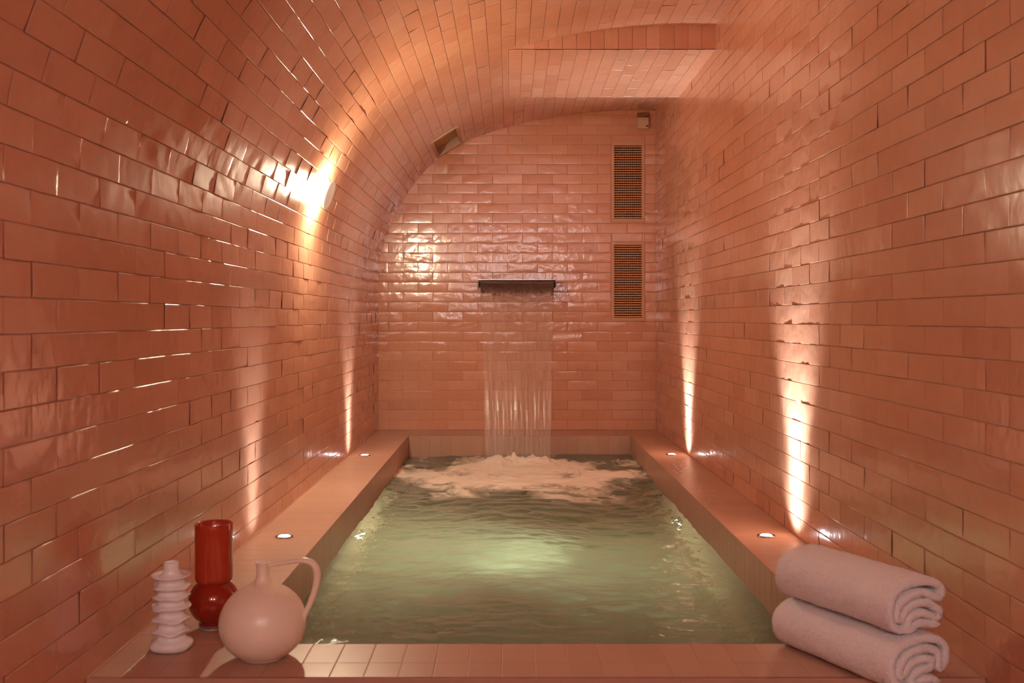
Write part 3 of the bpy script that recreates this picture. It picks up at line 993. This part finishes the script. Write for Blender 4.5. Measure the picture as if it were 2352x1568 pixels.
tube('handle', [(.012, 0, .2040), (.030, 0, .2070), (.060, 0, .2120), (.085, 0, .2155), (.108, 0, .2130), (.1200, 0, .2000), (.1225, 0, .178), (.1170, 0, .150),
                (.1080, 0, .125), (.0990, 0, .106), (.0915, 0, .088), (.0900, 0, .078)],
     [.0050, .0052, .0055, .0060, .0070, .0078, .0078, .0074, .0068, .0060, .0052], M['jug'], t, flat=1.25)

# ------------------------------------------------------------------ towels
def towel_material():
    m, nt, b = new_mat('terry_cloth')
    L = nt.links
    b.inputs['Base Color'].default_value = (0.92, 0.87, 0.86, 1)
    b.inputs['Roughness'].default_value = 0.95
    b.inputs['Specular IOR Level'].default_value = 0.1
    b.inputs['Sheen Weight'].default_value = 0.5
    b.inputs['Sheen Roughness'].default_value = 0.6
    tc = N(nt, 'ShaderNodeTexCoord')
    n1 = N(nt, 'ShaderNodeTexNoise'); n1.inputs['Scale'].default_value = 420; n1.inputs['Detail'].default_value = 3
    n2 = N(nt, 'ShaderNodeTexVoronoi'); n2.inputs['Scale'].default_value = 380
    L.new(tc.outputs['Object'], n1.inputs['Vector']); L.new(tc.outputs['Object'], n2.inputs['Vector'])
    ad = N(nt, 'ShaderNodeMath', operation='ADD'); L.new(n1.outputs['Fac'], ad.inputs[0]); L.new(n2.outputs['Distance'], ad.inputs[1])
    bp = N(nt, 'ShaderNodeBump'); bp.inputs['Strength'].default_value = 0.8; bp.inputs['Distance'].default_value = 0.002
    L.new(ad.outputs[0], bp.inputs['Height']); L.new(bp.outputs['Normal'], b.inputs['Normal'])
    return m
M['towel'] = towel_material()
def towel(name, loc, rotz, path, T, length, label, seed, grow=0.0, band=False):
    t = empty(name, loc, (0, 0, rotz))
    prop(t, label, 'towel', 'folded white towels on the front ledge')
    c = resample(smooth_path(path, 3), 260)
    tg = np.gradient(c, axis=0); tg /= np.linalg.norm(tg, axis=1)[:, None]
    nn = np.stack([-tg[:, 1], tg[:, 0]], 1)
    m = 90
    ys = np.linspace(0, length, m)
    n = len(c)
    rg = np.random.default_rng(seed)
    V = np.zeros((m, 2 * n, 3))
    idx = np.arange(n) / n
    for j, y in enumerate(ys):
        e = min(y, length - y)
        th = T / 2 * (0.72 + 0.28 * min(1, math.sqrt(max(e, 0) / .010)))
        sgr = 1 + grow * (1 - y / length)
        wob = .0016 * vnoise(idx * 14, np.full(n, y * 16), seed) + .0007 * vnoise(idx * 50, np.full(n, y * 60), seed + 1)
        fz1 = rg.normal(0, .0005, n); fz2 = rg.normal(0, .0005, n)
        # taper the free ends of the cloth
        endt = np.clip(np.sqrt(np.minimum(np.arange(n), n - 1 - np.arange(n)) / 5), 0.2, 1)
        off = (th * endt)[:, None] * nn
        A = (c + off + nn * (wob + fz1)[:, None]); B = (c - off + nn * (wob + fz2)[:, None])
        loop = np.concatenate([A, B[::-1]]) * sgr
        ejit = .0022 * vnoise(idx * 22, np.full(n, 1.0), seed + 5) if j in (0, m - 1) else np.zeros(n)
        V[j, :, 0] = loop[:, 0]; V[j, :, 2] = np.maximum(loop[:, 1], .0008)
        V[j, :, 1] = -y - np.r_[ejit, ejit[::-1]]
    Q = []
    L2 = 2 * n
    for j in range(m - 1):
        for k in range(L2):
            k2 = (k + 1) % L2
            Q.append((j * L2 + k, j * L2 + k2, (j + 1) * L2 + k2, (j + 1) * L2 + k))
    for k in range(n - 1):
        a, b2, c2, d2 = k, k + 1, L2 - 2 - k, L2 - 1 - k
        Q.append((a, d2, c2, b2))
        o_ = (m - 1) * L2
        Q.append((o_ + a, o_ + b2, o_ + c2, o_ + d2))
    body = mesh_obj('folded_cloth', V.reshape(-1, 3), Q, M['towel'], t)
    return t
# cross-sections: x to the right, y up, seen from the viewer's end
T = .0180
path_top = [(.080, .0095), (.045, .0095), (.020, .018), (.009, .045), (.013, .075), (.038, .096), (.080, .103), (.125, .099), (.150, .088), (.158, .074), (.150, .062),
            (.132, .066), (.105, .079), (.075, .081), (.048, .073), (.031, .056), (.027, .040), (.034, .031), (.046, .036),
            (.058, .051), (.085, .060), (.115, .056), (.138, .043), (.147, .036), (.147, .026), (.134, .024), (.115, .035), (.090, .040), (.066, .033),
            (.058, .023), (.064, .013), (.082, .018), (.105, .0155), (.130, .0095), (.145, .0095)]
path_bot = [(.075, .0095), (.045, .0095), (.020, .018), (.008, .043), (.012, .072), (.036, .092), (.078, .100), (.125, .098), (.153, .086), (.165, .064), (.162, .042), (.150, .030), (.140, .036),
            (.143, .055), (.136, .072), (.105, .080), (.072, .078), (.046, .067), (.031, .050), (.029, .036), (.038, .029), (.048, .037),
            (.062, .050), (.090, .060), (.115, .058), (.123, .048), (.116, .037), (.092, .040), (.070, .030), (.064, .020), (.075, .012), (.100, .019), (.125, .014), (.140, .0095)]
ang = math.radians(26)
towel('towel', (.600, 2.285, H(LEDGE)), ang, path_bot, T, .345, 'folded white towel lying on the ledge, lower of the stacked pair', 3)
towel('towel', (.607, 2.290, H(LEDGE) + .1098), ang, path_top, T, .335, 'folded white towel on top of the stacked pair at right', 11)
